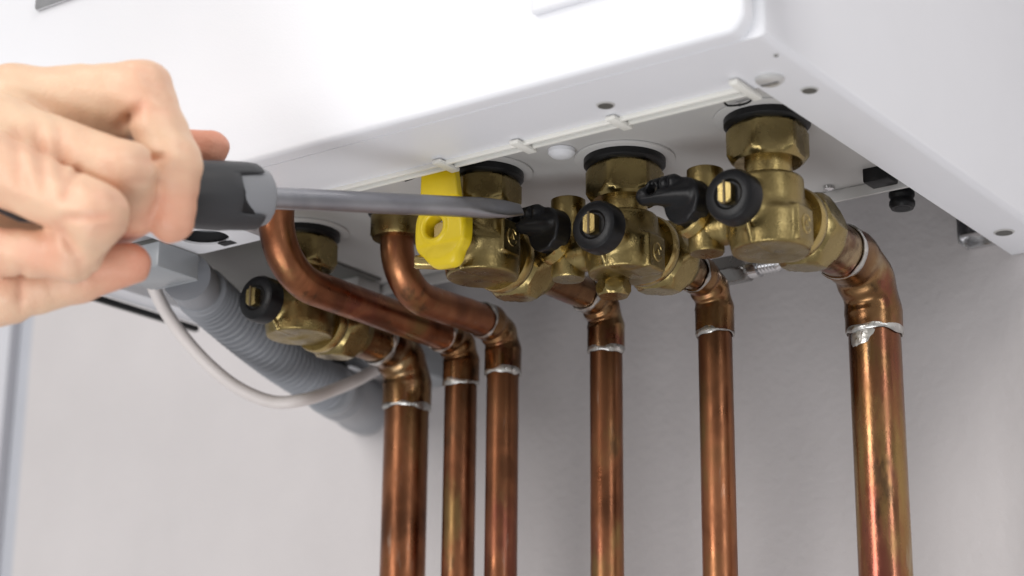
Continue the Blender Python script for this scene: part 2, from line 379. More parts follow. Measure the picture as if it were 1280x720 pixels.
# screw, rivet plug and holes in the rim
q = on(962, 98, 2, ZR)
sc = bb(MB().rev([(0, .0052), (.0012, .0052), (.0021, .0040), (.0023, .0015)], axm(q+Vector((0, 0, .0002)), (0, 0, -1)), 28), 'screw', M_zinc)
bb(MB().box((q.x-.0035, q.y-.0005, ZR-.0024), (q.x+.0035, q.y+.0005, ZR-.0021)), 'screw_slot', M_steel, parent=None)
q = on(702, 187, 2, ZP)
bb(MB().rev([(0, .0058), (.0015, .0056), (.003, .0040), (.0034, .0015)], axm(q+Vector((0, 0, -.0002)), (0, 0, -1)), 28), 'plug', M_enam)
for px_, py_, rr in ((757, 131, .0029), (1012, 112, .0027), (1255, 290, .0038), (970, 68, .0008)):
    q = on(px_, py_, 2, ZR)
    bb(MB().rev([(0, rr*1.25), (.0003, rr*1.15), (.0004, rr)], axm((q.x, q.y, ZR-.0001), (0, 0, -1)), 24), 'hole_edge', M_enam2)
    bb(MB().rev([(0, rr), (.00025, rr)], axm((q.x, q.y, ZR-.00042), (0, 0, -1)), 24), 'hole', M_dark)
# wire clips
for px_, py_ in ((922, 129), (385, 223), (506, 223)):
    q = on(px_, py_, 2, ZP-.002)
    pts = [q+Vector((dx, dy, dz)) for dx, dy, dz in ((-.006, 0, .002), (-.003, -.002, -.001), (0, .002, 0), (.002, -.002, -.002), (.005, .001, 0), (.007, -.001, .002))]
    bb(MB().tube(spline(pts, 5), .00045, 8), 'wire_clip', M_black)
# left black seal along the rim
bb(MB().box((XL-.0015, .56, ZR-.0035), (XL+.002, .695, ZR-.0002)), 'seal_strip', M_black, .0006)
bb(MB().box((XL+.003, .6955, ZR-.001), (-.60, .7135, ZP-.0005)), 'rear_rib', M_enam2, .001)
# trap housing with a keyhole opening
hz = .262
c1 = on(250, 318, 2, hz); c2 = on(332, 298, 2, hz); hc = on(256, 297, 2, hz)
hx0, hx1, hy1, hy0 = c1.x-.0005, c2.x, c1.y, c1.y-.040
m = MB(); n = 48; hr = .0115
def sqp(t, cx, cy):
    c, s_ = math.cos(t), math.sin(t)
    k = min(((hx1-cx) if c > 0 else (hx0-cx))/c if abs(c) > 1e-6 else 9, ((hy1-cy) if s_ > 0 else (hy0-cy))/s_ if abs(s_) > 1e-6 else 9)
    return (cx+c*k, cy+s_*k)
cx, cy = hc.x, hc.y
vs = [(*sqp(2*math.pi*k/n, cx, cy), hz) for k in range(n)]+[(cx+hr*math.cos(2*math.pi*k/n), cy+hr*.86*math.sin(2*math.pi*k/n), hz) for k in range(n)]
vs += [(v[0], v[1], ZP) for v in vs[:n]]+[(v[0], v[1], hz+.0010) for v in vs[n:]]
fs = []
for k in range(n):
    a = (k+1) % n
    fs += [(k, a, n+a, n+k), (k, a, 2*n+a, 2*n+k), (n+k, n+a, 3*n+a, 3*n+k)]
hs = bb(m.add(vs, fs), 'trap_housing', M_enam, smooth=25)
bb(MB().rev([(0, hr*1.04), (.0055, hr*1.04)], axm((cx, cy, hz+.0011), (0, 0, 1)), 40, cap=False), 'opening', M_hole)
bb(MB().rev([(0, hr*1.06), (.001, hr*1.06)], axm((cx, cy, hz+.0066), (0, 0, 1)), 40), 'opening_cup', M_cuff)
bb(MB().box((-.668, .5945, ZP-.0014), (-.5945, .708, ZP-.0002)), 'plate_shade_panel', M_dark, .0004)  # shade on the plate beside the valve, put in as a dark sheet
bb(MB().box((cx-.0008, cy+hr*.78, hz-.0004), (cx+.0068, cy+hr*1.16, hz+.0003)), 'keyway', M_hole)

# ------------------------------------------------------------------ isolating valves
def gasket_stack(t, rg=.0172):
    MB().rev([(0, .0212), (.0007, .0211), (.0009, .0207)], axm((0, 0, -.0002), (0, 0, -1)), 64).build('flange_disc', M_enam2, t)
    MB().rev([(0, rg), (.0026, rg), (.0036, rg-.001), (.0040, rg-.003)], axm((0, 0, -.0011), (0, 0, -1)), 56).build('gasket', M_black, t)
def nut(t, z0, z1, a, loc, d, ph=.26, name='nut', mat=None, seg=72, ch=.0022):
    # hexagon with chamfered ends
    rc = a/math.cos(math.pi/6); h = z1-z0
    rows = [(z0, a*.80), (z0, a*.93), (z0+ch*.45, a*1.02), (z0+ch, a*1.09), (z0+ch*1.5, rc), (z1-ch*1.5, rc), (z1-ch, a*1.09), (z1-ch*.45, a*1.02), (z1, a*.93), (z1, a*.80)]
    return MB().rev(rows, axm(loc, d), seg, hexa=a, ph=ph).build(name, mat or M_nut, t, smooth=24)
def valve(name, loc, zb, zo, label, port=True, spindle=True, pad=True, gas=False, nut_h=.0195, outY=.0155, nph=.105, sx=0.0, sz=0.0, padz=-.008):
    t = thing(name, loc, label, 'valve', None if name == 'gas_valve' else 'brass isolating valves under the boiler')
    gasket_stack(t)
    nut(t, .0036, nut_h, .0143, (0, 0, 0), (0, 0, -1), ph=nph, name='top_nut')
    MB().rev([(0, .0094), (.009, .0094)], axm((0, 0, -nut_h+.0005), (0, 0, -1)), 40).build('neck', M_brass2, t)
    zt = -nut_h-.0065
    def f(p):
        d = s_cyl(p, (0, 0, zb+.004), (0, 0, 1), .0136, zt-zb-.004, .0018)
        low = s_cyl(p, (0, 0, zb), (0, 0, 1), .0152, .0135, .0009)
        d = smin(d, low, .006)
        d = smin(d, s_cyl(p, (0, 0, zo), (0, 1, 0), .0118, outY, .0006), .003)
        if spindle: d = smin(d, s_cyl(p, (sx, 0, zo+sz), (0, -1, 0), .0078, .0205, .0006), .0035)
        if port: d = smin(d, s_cyl(p, (-.026, 0, zo-.003), (1, 0, 0), .0068, .026, .0006), .003)
        if pad: d = smin(d, s_box(p, (.0105, -.001, zo+padz), (.0055, .0062, .0072), .0008), .0012)
        # casting rib along the parting line
        d = smin(d, s_cone(p, (0, -.0195, zo+sz-.0070), (0, -.0150, zb+.0012), .0010, .0009), .0009)
        d = smin(d, s_cone(p, (0, -.0150, zb+.0006), (0, .004, zb+.0003), .0009, .0006), .0006)
        return d
    V, Fq = nets(f, (-.030, -.024, min(zb, zo-.013)-.003), (.020, max(outY, .016)+.003, zt+.003), .00055)
    mesh_obj('body', V, Fq, M_brass, t)
    # outlet union
    MB().rev([(0, .0146), (.0012, .0152), (.0042, .0152), (.0052, .0146)], axm((0, outY-.001, zo), (0, 1, 0)), 48).build('union_flange', M_brass2, t)
    MB().rev([(0, .0138), (.0024, .0138)], axm((0, outY+.0040, zo), (0, 1, 0)), 40).build('union_seal', M_mark, t)
    nut(t, 0, .0155, .0149, (0, outY+.0058, zo), (0, 1, 0), ph=.42, name='union_nut', ch=.003)
    MB().rev([(0, .0112), (.007, .0112), (.008, .0106)], axm((0, outY+.020, zo), (0, 1, 0)), 40).build('union_tail', M_brass, t)
    if pad:
        e = MB()
        for k in range(1):
            e.tube([(.0161, -.0010+.0030*math.cos(a), zo+padz+.0037*math.sin(a)) for a in [math.radians(25+q*310/24) for q in range(25)]], .00048, 8)
            e.tube([(.0161, -.0024, zo+padz-.0008), (.0162, -.0010, zo+padz+.0014), (.0161, .0002, zo+padz-.0008)], .00045, 8)
        e.build('emblem', M_brass2, t)
    if spindle:
        s = (sx, -.0190, zo+sz)
        cap = MB().rev([(0, .0078), (0, .0100), (.0008, .0108), (.0062, .0108), (.0080, .0100), (.0088, .0086), (.0088, .0062), (.0080, .0052)], axm(s, (0, -1, 0)), 44).build('spindle_cap', M_blackp, t)
        sp = MB().rev([(0, .0043), (.0108, .0043), (.0115, .0039)], axm(s, (0, -1, 0)), 40, hexa=.0027, sides=2).build('spindle', M_brass2, t, smooth=25)
        MB().box((sx-.0004, s[1]-.0120, s[2]-.0046), (sx+.0004, s[1]-.0112, s[2]+.0046)).build('spindle_slot', M_mark, t)
        MB().rev([(0, .0070), (.0078, .0070)], axm(s, (0, -1, 0)), 32).build('spindle_bed', M_blackp, t)
    if port:
        pz = zo-.003; X = -.0285
        MB().rev([(0, .0062), (.0006, .0074), (.012, .0074), (.014, .0066), (.0192, .0066), (.0205, .0072), (.0345, .0072), (.0355, .0066)], axm((X, 0, pz+.0265), (0, 0, -1)), 40).build('drain_port', M_brass, t)
        MB().rev([(0, .0074), (.0010, .0082), (.0040, .0082), (.005, .0074)], axm((X-.002, -.0030, pz+.0035), (-.30, -.80, .40)), 36).build('port_ring', M_brass2, t)
        def g(p):
            q = p-np.array((X, -.010, pz+.0125))
            hub = s_cyl(p, (X-.001, -.0065, pz+.0100), (-.25, -.968, 0), .0096, .0085, .0012)
            d = smin(hub, s_cone(p, (X+.001, -.0125, pz+.0120), (X-.0190, -.0150, pz+.0145), .0048, .0038), .0015)
            d = smin(d, s_cone(p, (X-.006, -.0145, pz+.0185), (X-.0150, -.0155, pz+.0180), .0030, .0026), .002)
            for k in range(5):
                a = math.radians(150+k*40)
                d = smax(d, -s_cone(p, (X-.001+.0120*math.cos(a), -.003, pz+.0100+.0120*math.sin(a)), (X-.005+.0120*math.cos(a), -.020, pz+.0100+.0120*math.sin(a)), .0022, .0022), .0012)
            for k in range(3):
                d = smax(d, -s_box(p, (X-.0075-.0036*k, -.0196, pz+.0185), (.0006, .0030, .0030), .0003), .0006)
            return smax(d, -s_box(p, (X-.013, -.0205, pz+.0140), (.0075, .0022, .0009), .0004), .001)
        V, Fq = nets(g, (X-.028, -.024, pz-.005), (X+.014, .0, pz+.026), .0005)
        mesh_obj('port_lever', V, Fq, M_blackp, t)
    return t
VA = Vector((-.3288, .6245, ZP)); VB = Vector((-.3995, .631, ZP)); VL = Vector((-.5770, .6290, ZP)); VG = Vector((-.4585, .6115, ZP))
valve('isolating_valve', VA, -.0560, -.0395, sx=-.003, sz=.0000, outY=.0165, padz=-.0080, label='brass isolating valve with black lever, feeding the thick pink and gold stained pipe')
vb = valve('isolating_valve', VB, -.0515, -.0365, sx=.002, sz=-.0010, outY=.0150, label='brass isolating valve whose black lever the screwdriver tip touches, hexagon plug beneath')
nut(vb, 0, .0072, .0064, (-.0085, .004, -.0510), (0, 0, -1), name='drain_plug', ph=.1, ch=.0016)
MB().rev([(0, .0055), (.006, .0055)], axm((-.0085, .004, -.0470), (0, 0, -1)), 28).build('plug_neck', M_brass, vb)
valve('isolating_valve', VL, -.0515, -.0405, sx=-.003, sz=.002, outY=.0130, label='brass isolating valve without side lever behind the long curved copper pipe', port=False, pad=False)
vg = valve('gas_valve', VG, -.0475, -.0350, outY=.0130, padz=.0025, label='brass gas valve with a yellow plastic lever', port=False, nut_h=.0175)
for o in [c for c in vg.children if c.name.split('.')[0] in ('spindle_cap', 'spindle_slot', 'spindle_bed')]: bpy.data.objects.remove(o)
for o in [c for c in vg.children if c.name.startswith('spindle')]: o.location = (-.003, .0045, .0015)
# yellow lever plate: a cap at the bottom with a blade going up, standing in front of the body
def gl(p):
    zc = -.0330
    q = p-np.array((-.0015, -.026, zc))
    cap = s_cyl(p, (-.0015, -.0215, zc), (0, -1, 0), .0142, .0068, .0016)
    cap = smax(cap, np.abs(p[..., 0]+.0015)-.0132, .002)
    sk = s_cone(p, (-.0035, -.0245, zc-.0120), (.0035, -.0245, zc-.0125), .0042, .0042); sk = smax(sk, np.abs(p[..., 1]+.0245)-.0034, .001)
    d = smin(cap, sk, .003)
    wid = .0112-np.clip((p[..., 2]-zc)/.035, 0, 1)*.0034
    blade = smax(np.abs(p[..., 0]-(-.0010))-wid, smax(np.abs(p[..., 1]+.0265+.10*(p[..., 2]-zc))-.0020, np.abs(p[..., 2]-(zc+.013))-.0185, .001), .001)
    d = smin(d, blade, .002)
    qx = p-np.array((-.0038, -.0285, zc+.0012)); rr_ = np.hypot(qx[..., 0], qx[..., 2])-.0061
    d = smin(d, np.hypot(rr_, qx[..., 1])-.0011, .0008)
    d = smax(d, -s_box(p, (-.001, -.0300, zc+.0112), (.02, .0016, .0009), .0004), .001)
    hole = s_cyl(p, (-.0038, -.018, zc+.0012), (0, -1, 0), .0046, .02, .0003)
    return smax(d, -hole, .0008)
V, Fq = nets(gl, (-.020, -.036, -.055), (.017, -.016, .002), .0005)
mesh_obj('lever', V, Fq, M_yel, vg)
MB().rev([(0, .0030), (.016, .0030), (.0170, .0024)], axm((-.0015, -.0170, -.0450), (-.72, -.66, -.02)), 20, hexa=.0027, ph=.2).build('stop_pin', M_brass2, vg)

# ------------------------------------------------------------------ copper pipes
def arc(c, R, e1, e2, n=14):     # quarter arc from c-e2*R.. : c + R*(sin*e1 - cos*e2)
    return [Vector(c)+Vector(e1)*(R*math.sin(math.pi/2*k/n))+Vector(e2)*(R*math.cos(math.pi/2*k/n)) for k in range(n+1)]
def solder(mb, c, d, r, seed):
    rnd = random.Random(seed); d = Vector(d); a = d.orthogonal().normalized(); b_ = d.cross(a); n, mseg = 64, 10
    ph = [rnd.uniform(0, 6.3) for _ in range(6)]; vs, fs = [], []
    for i in range(n):
        t = 2*math.pi*i/n
        w = .0010*(1+.5*math.sin(t+ph[0])+.4*math.sin(3*t+ph[1])+.25*math.sin(7*t+ph[2])); w = max(w, .0003)
        sh = .0003*math.sin(2*t+ph[3])+.0002*math.sin(5*t+ph[4])
        for k in range(mseg):
            p = 2*math.pi*k/mseg; rr = r+.62*min(w, .0011)*math.cos(p)
            vs.append(Vector(c)+d*(sh+w*1.25*math.sin(p))+(a*math.cos(t)+b_*math.sin(t))*rr)
    for i in range(n):
        for k in range(mseg):
            fs.append((i*mseg+k, ((i+1) % n)*mseg+k, ((i+1) % n)*mseg+(k+1) % mseg, i*mseg+(k+1) % mseg))
    mb.add(vs, fs)
def blob(mb, c, dn, r, seed):    # a run of solder down the pipe
    rnd = random.Random(seed)
    c = Vector(c); dn = Vector(dn).normalized(); tx = dn.cross(Vector((0, 0, 1))).normalized(); vs = []; n = 20
    for ring, s_ in ((0, 1.0), (1, .8), (2, .35)):
        for k in range(n):
            a = 2*math.pi*k/n; w = (1+.16*math.sin(2*a+seed)+.10*math.sin(5*a))*s_
            x, z = .0058*w*math.cos(a), .0044*w*math.sin(a)
            ang = x/r
            off = tx*(r*math.sin(ang))+dn*(r*math.cos(ang)+(0, .00015, .0002)[ring])+Vector((0, 0, z))
            vs.append(c+off)
    fs = [(i*n+k, i*n+(k+1) % n, (i+1)*n+(k+1) % n, (i+1)*n+k) for i in range(2) for k in range(n)]+[tuple(2*n+k for k in range(n))]
    mb.add(vs, fs)
ZB = -1.05
def pipe(base, yP, zo, r, y0, label, seed, Rb, rough_top=None, bend=None, hs=.0035, tail=.0095, mat=None):
    """base: x; horizontal run from y0 to the elbow at yP, then down"""
    x = base
    t = thing('copper_pipe', (x, yP, ZB), label, 'pipe', 'copper pipes dropping from the boiler')
    O = Vector((x, yP, ZB)); loc = lambda p: Vector(p)-O
    rf = r+.0011
    yb = yP-Rb; zb = zo-Rb
    # vertical run
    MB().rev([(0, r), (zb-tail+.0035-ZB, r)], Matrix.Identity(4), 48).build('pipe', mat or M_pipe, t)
    # horizontal run
    if bend is None:
        MB().tube([loc((x, y0+k*(yb-y0)/4, zo)) for k in range(5)], r, 40).build('stub', M_copperf, t)
    else:
        MB().tube([loc(p) for p in bend], r, 40).build('bent_run', M_copper, t)
    # elbow fitting: cups at both ends, a slightly waisted bend between
    pts = [(x, yb-hs-.0001, zo), (x, yb-hs, zo), (x, yb-.0006, zo)]
    A = arc((x, yb, zo-Rb), Rb, (0, 1, 0), (0, 0, 1), 16); pts += [tuple(p) for p in A[1:-1]]
    pts += [(x, yP, zb+.0006-.0000), (x, yP, zb-tail*.6), (x, yP, zb-tail), (x, yP, zb-tail-.0001)]
    n = len(pts); rad = [rf-.0008, rf, rf]+[rf-.0002+.0004*math.cos(4*math.pi*k/14) for k in range(15)]+[rf]*(n-18-1)+[rf-.0008]
    e = MB().tube([loc(p) for p in pts], rad[:n], 44).build('elbow', M_copperf, t)
    mb = MB(); solder(mb, loc((x, yb-hs-.0003, zo)), (0, 1, 0), r+.0006, seed); mb.build('solder_ring', M_solder, t)
    mb = MB(); solder(mb, loc((x, yP, zb-tail-.0003)), (0, 0, -1), r+.0006, seed+7)
    mb.build('solder_ring', M_solder, t)
    if rough_top:
        mb = MB(); blob(mb, loc((x, yP, zb-tail-.0038)), rough_top, r, seed); mb.build('solder_run', M_solder, t)
    return t
zo = ZP-.0395
pipe(VA.x, .7150, zo, .0110, VA.y+.034, 'thick copper pipe with pink and gold stains and a flat solder patch', 3, .0220, rough_top=(-.15, -1, 0), hs=.0070, tail=.0055, mat=M_stained)
pipe(VB.x, .7040, ZP-.0365, .0075, VB.y+.034, 'thin copper pipe beside the thick pink stained pipe, under the valve with hexagon plug', 11, .0135)
pipe(VG.x, .7070, ZP-.0350, .0075, VG.y+.034, 'thin copper pipe leading down from the gas valve with yellow lever', 23, .0135)
pipe(VL.x, .7090, ZP-.0405, .0110, VL.y+.034, 'thick brownish copper pipe next to the grey corrugated hose', 31, .0195)
# bent pipes without valves
x3, y3 = -.5200, .6290; Rr = .022; z3 = ZP-.0380
b3 = [(x3, y3, ZP-.004), (x3, y3, z3+Rr+.004)]+[tuple(p) for p in [Vector((x3, y3+Rr, z3+Rr))+Vector((0, -Rr*math.cos(a), -Rr*math.sin(a))) for a in [math.pi/2*k/14 for k in range(15)]]]+[(x3, .672, z3+.0005), (x3, .685, z3+.001), (x3, .6985, z3+.001)]
p3 = pipe(x3, .7110, z3+.001, .0077, 0, 'thin copper pipe hanging from a round brass nut behind the yellow lever', 41, .0125, bend=b3)
x2, y2 = -.5455, .5765; R2 = .027; z2 = ZP-.0395
b2 = [(x2, y2, ZP-.002), (x2, y2, z2+R2+.003)]+[tuple(p) for p in [Vector((x2, y2+R2, z2+R2))+Vector((0, -R2*math.cos(a), -R2*math.sin(a))) for a in [math.pi/2*k/14 for k in range(15)]]]+[(x2, .64, z2), (x2, .67, z2), (x2, .6995, z2)]
p2 = pipe(x2, .7115, z2, .0079, 0, 'thin copper pipe with long curved run passing beneath the screwdriver handle', 53, .0120, bend=b2)
for t, x, y in ((p3, x3, y3), (p2, x2, y2)):
    o = Vector(t.location)
    for nm, mt, rows in ((('gasket', M_black, [(0, .0112), (.0014, .0112), (.0022, .0100)]),) if t is p2 else (('gasket', M_black, [(0, .0135), (.0024, .0135), (.0032, .0120)]), ('pipe_nut', M_brass, [(.003, .0112), (.0036, .0122), (.0120, .0122), (.0140, .0112), (.0142, .0080)]))):
        MB().rev(rows, axm(Vector((x, y, ZP-.0002))-o, (0, 0, -1)), 48).build(nm, mt, t)

# ------------------------------------------------------------------ condensate hose
h0 = Vector((-.6180, .5950, .2560)); h1 = on(412, 486, 1, .722); h2 = on(456, 508, 1, .816)
hose = thing('condensate_hose', h0, 'grey corrugated plastic hose running from the boiler to a smooth cuff', 'hose')
path = spline([h0, on(258, 371, 1, .620), on(308, 414, 1, .652), on(358, 452, 1, .685), h1], 90)
L_ = [0]
for a, b_ in zip(path[:-1], path[1:]): L_.append(L_[-1]+(b_-a).length)
rad = [.0112+.0016*max(-.7, math.sin(2*math.pi*s_/.0036)) if s_ > .020 else .0104+.0012*(s_ < .013) for s_ in L_]
MB().tube([p-h0 for p in path], rad, 32).build('corrugated_tube', M_hose, hose, smooth=70)
dd = (h2-h1).normalized(); cl = (h2-h1).length
MB().rev([(-.004, .0120), (-.002, .0138), (.004, .0140), (.005, .0130), (.012, .0130), (.013, .0137), (.020, .0137), (.021, .0145), (cl*.8, .0152), (cl*.8+.002, .0164), (cl, .0166), (cl+.003, .0166), (cl+.003, .0120)], axm(h1-h0, dd), 44).build('cuff', M_cuff, hose)
# square plastic socket under the trap housing
s0 = c1
m = MB().box((s0.x-.030, s0.y-.026, s0.z-.0125), (s0.x+.0005, s0.y-.0005, s0.z-.0002))
sk = m.build('socket', M_sock, hose, .0012, 2); sk.data.transform(Matrix.Translation(-h0))
m = MB().box((s0.x-.0118, s0.y-.0002, s0.z-.0120), (s0.x-.0098, s0.y+.0010, s0.z-.0010)).box((s0.x-.0285, s0.y-.0002, s0.z-.0030), (s0.x-.001, s0.y+.0010, s0.z-.0010)).box((s0.x-.0285, s0.y-.0002, s0.z-.0122), (s0.x-.001, s0.y+.0010, s0.z-.0108))
sk = m.build('socket_rib', M_sock, hose, .0004, 2); sk.data.transform(Matrix.Translation(-h0))
# white cable
cp = [on(x, y, 1, yy) for x, y, yy in ((178, 318, .600), (188, 348, .606), (204, 384, .614), (230, 422, .622), (262, 457, .632), (298, 485, .645), (340, 502, .658), (378, 500, .668), (415, 488, .69), (450, 473, .712), (484, 452, .738), (515, 430, .748))]
cb = MB().tube([p-cp[0] for p in spline(cp, 8)], .0032, 20).build('cable', M_cable)
cb.location = cp[0]; tag(cb, 'off white round cable looping in front of the grey hose', 'cable')

# ------------------------------------------------------------------ small fittings
q = on(1128, 261, 0, -.318)
t = thing('drain_nozzle', q, 'black ribbed plastic hose nozzle behind the white side panel', 'nozzle')
rows = []
for k in range(4):
    rows += [(.0042*k+.0005, .0050), (.0042*k+.0015, .0056), (.0042*k+.0030, .0056), (.0042*k+.0040, .0050)]
MB().rev([(0, .0034), (0, .0048)]+rows+[(.0185, .0052)], None, 36).build('ribbed_spout', M_blackp, t)
MB().rev([(0, .0034), (.0004, .0034)], axm((0, 0, -.0001), (0, 0, 1)), 24).build('spout_opening', M_hole, t)
q2 = on(1100, 232, 0, -.318)-q
MB().box((q2.x-.006, q2.y-.0045, q2.z+.001), (q2.x+.006, q2.y+.0060, q2.z+.018)).build('mounting_block', M_blackp, t, .001)
MB().box((q2.x-.007, q2.y-.0105, q2.z+.0075), (q2.x+.007, q2.y-.0040, q2.z+.0195)).build('mounting_flange', M_blackp, t, .001)
MB().box((q2.x-.004, q2.y+.004, q2.z+.006), (q2.x+.004, 0.0, q2.z+.016)).build('arm', M_blackp, t, .001)

a = on(892, 342, 1, .724); b_ = on(986, 324, 1, .724); d = (b_-a).normalized()
t = thing('steel_coupling', a, 'small dull steel hexagon coupling with threaded stud between two copper pipes', 'fitting')
nut(t, 0, .0190, .0062, (0, 0, 0), d, ph=.35, name='hexagon', mat=M_gun, seg=60, ch=.0014)
rows = [(.0190, .0056), (.0235, .0056)]
for k in range(6): rows += [(.0238+k*.0017, .0036), (.0246+k*.0017, .0048)]
rows += [(.036, .0028), (.062, .0022)]
MB().rev(rows, axm((0, 0, 0), d), 28).build('threaded_stud', M_chrome, t)
MB().rev([(-.018, .0040), (-.002, .0044), (0, .0048)], axm((0, 0, 0), d), 28).build('tail', M_steel, t)

q = on(1240, 300, 1, WY)
t = thing('wall_bracket', q+Vector((0, -.002, 0)), 'small bare metal angle bracket under the rear of the white side panel', 'bracket')
MB().box((-.010, -.0015, -.003), (.03, .0015, .012)).box((-.010, -.012, .0000), (.030, -.0017, .0014)).build('angle', M_chrome, t, .0003)
MB().box((-.0112, -.0125, -.004), (-.0101, -.001, .012)).build('end_flange', M_chrome, t, .0003)

q = on(412, 452, 1, .735)
t = thing('capped_drain', q, 'pale grey plastic stub with a black cap behind the brass valve beside the hose', 'fitting')
MB().rev([(0, .0086), (.003, .0092), (.006, .0092), (.0075, .0080)], axm((0, 0, 0), (.25, -.25, -1)), 32).build('cap', M_blackp, t)
MB().rev([(0, .0115), (.010, .0115), (.014, .0100), (.03, .0100)], axm((0, 0, .0005), (-.25, .25, 1)), 36).build('stub', M_sock, t)
MB().box((-.004, .008, .002), (.022, WY-q.y, .022)).build('stub_arm', M_sock, t, .002)

# ------------------------------------------------------------------ screwdriver
tip = at(652, 262, .782); e0 = at(333, 247.2, .715); ax = (e0-tip).normalized(); SL = (e0-tip).length
sd = thing('screwdriver', e0, 'screwdriver with dark grey grip and long flat steel blade', 'screwdriver')
bm_ = axm((0, 0, 0), -ax)
r_s = .0042
m = MB(); seg = 36; vs = []; rows = []
for k in range(30):
    s_ = SL*k/29; u_ = max(0, (s_-(SL-.026))/.026)
    rw = r_s*(1+.10*math.sin(min(1, u_*1.6)*math.pi)*(u_ > 0)) if u_ < .62 else r_s*(1.09-.42*(u_-.62)/.38)
    rt = r_s*(1-u_**.8*.86) if u_ > 0 else r_s
    rows.append((s_, rw, rt))
Q = (-ax).to_track_quat('Z', 'Y').to_matrix()
side = (upv-ax*upv.dot(ax)).normalized(); oth = ax.cross(side)
wv_ = (side*.80+oth*.6).normalized(); tv_ = ax.cross(wv_)
for s_, rw, rt in rows:
    for k in range(seg):
        t_a = 2*math.pi*k/seg; c, s2 = math.cos(t_a), math.sin(t_a)
        if rt < r_s*.999:
            pw = 2+2*(1-rt/r_s); c = math.copysign(abs(c)**(2/pw), c); s2 = math.copysign(abs(s2)**(2/pw), s2)
        vs.append(-ax*s_+wv_*(rw*c)+tv_*(rt*s2))
fs = [(i*seg+k, i*seg+(k+1) % seg, (i+1)*seg+(k+1) % seg, (i+1)*seg+k) for i in range(29) for k in range(seg)]+[tuple(range(seg-1, -1, -1)), tuple(29*seg+k for k in range(seg))]
m.add(vs, fs).build('blade', M_steel, sd)
hm = axm((0, 0, 0), ax)
MB().rev([(-.0006, .0060), (.0, .0090), (.0012, .0105), (.004, .0113), (.010, .0117), (.018, .0117), (.030, .0112)], hm, 48).build('collar', M_grip2, sd)
# grip: flutes and three tongues of grey plastic left open toward the collar
vs, fs = [], []; seg = 240; gr = [(.0155, .0119), (.0165, .0124), (.020, .0127), (.028, .0128), (.036, .0118), (.046, .0108), (.060, .0122), (.080, .0132), (.096, .0124), (.103, .0095), (.106, .0050)]
nr = len(gr)
for i, (s_, r_) in enumerate(gr):
    for k in range(seg):
        t_a = 2*math.pi*k/seg; w = math.cos(3*t_a+.5+math.pi)
        ss = s_-(.0105*(1/(1+math.exp(-26*(w-.42)))) if i < 3 else 0) + (.0 if i > 2 else 0)
        rr = r_ if i > 2 else r_+.0004
        if i > 3: rr *= 1-.035*max(0, math.cos(6*t_a))
        vs.append((rr*math.cos(t_a), rr*math.sin(t_a), ss))
fs = [(i*seg+k, i*seg+(k+1) % seg, (i+1)*seg+(k+1) % seg, (i+1)*seg+k) for i in range(nr-1) for k in range(seg)]+[tuple(range(seg-1, -1, -1)), tuple((nr-1)*seg+k for k in range(seg))]
MB().add(vs, fs, hm).build('grip', M_grip, sd, smooth=40)

# ------------------------------------------------------------------ hand
base = at(-80, 200, .69)
def C(x, y, d): return np.array(at(x, y, d)-base)
def mm_(v): return v/1000
HS = .030
def hpt(x, y, d, r): return C(x, y, d+HS), r/1000*(d+HS)/d
fing = {
 'index': [hpt(15, 132, .664, 13.0), hpt(178, 112, .650, 9.8), hpt(218, 205, .640, 9.0), hpt(214, 274, .641, 8.0)],
 'middle': [hpt(5, 168, .642, 12.0), hpt(158, 214, .625, 9.4), hpt(172, 262, .641, 8.0), hpt(140, 290, .656, 7.0)],
 'ring': [hpt(-5, 208, .625, 11.8), hpt(120, 268, .608, 10.0), hpt(92, 320, .617, 8.2), hpt(-15, 314, .628, 8.0)],
 'little': [hpt(-70, 385, .644, 12.5), hpt(10, 368, .640, 9.6), hpt(100, 345, .640, 8.6), hpt(162, 330, .642, 7.3)],
 'thumb': [hpt(20, 215, .706, 13.0), hpt(130, 190, .697, 9.5), hpt(205, 188, .690, 7.6), hpt(264, 185, .687, 6.6)],
}
palm = [(hpt(-190, 165, .672, 17), hpt(15, 132, .664, 13)), (hpt(-190, 205, .655, 17), hpt(5, 168, .648, 12.5)),
        (hpt(-190, 240, .650, 17), hpt(-5, 208, .633, 12)), (hpt(-200, 270, .652, 17), hpt(-45, 235, .634, 12)),
        (hpt(-200, 300, .660, 19), hpt(-70, 385, .644, 12.5)), (hpt(-200, 250, .690, 20), hpt(20, 215, .706, 13)),
        (hpt(-200, 220, .668, 25), hpt(-420, 235, .670, 27)), (hpt(-420, 235, .670, 27), hpt(-640, 250, .675, 33)),
        (hpt(-150, 240, .672, 22), hpt(-60, 230, .672, 16)), (hpt(-40, 150, .668, 13), hpt(160, 146, .658, 9.5)),
        (hpt(-160, 300, .676, 19), hpt(40, 288, .674, 10))]
rg_, up_, fw_ = np.array(rgt), np.array(upv), np.array(fwd); b_np = np.array(base)
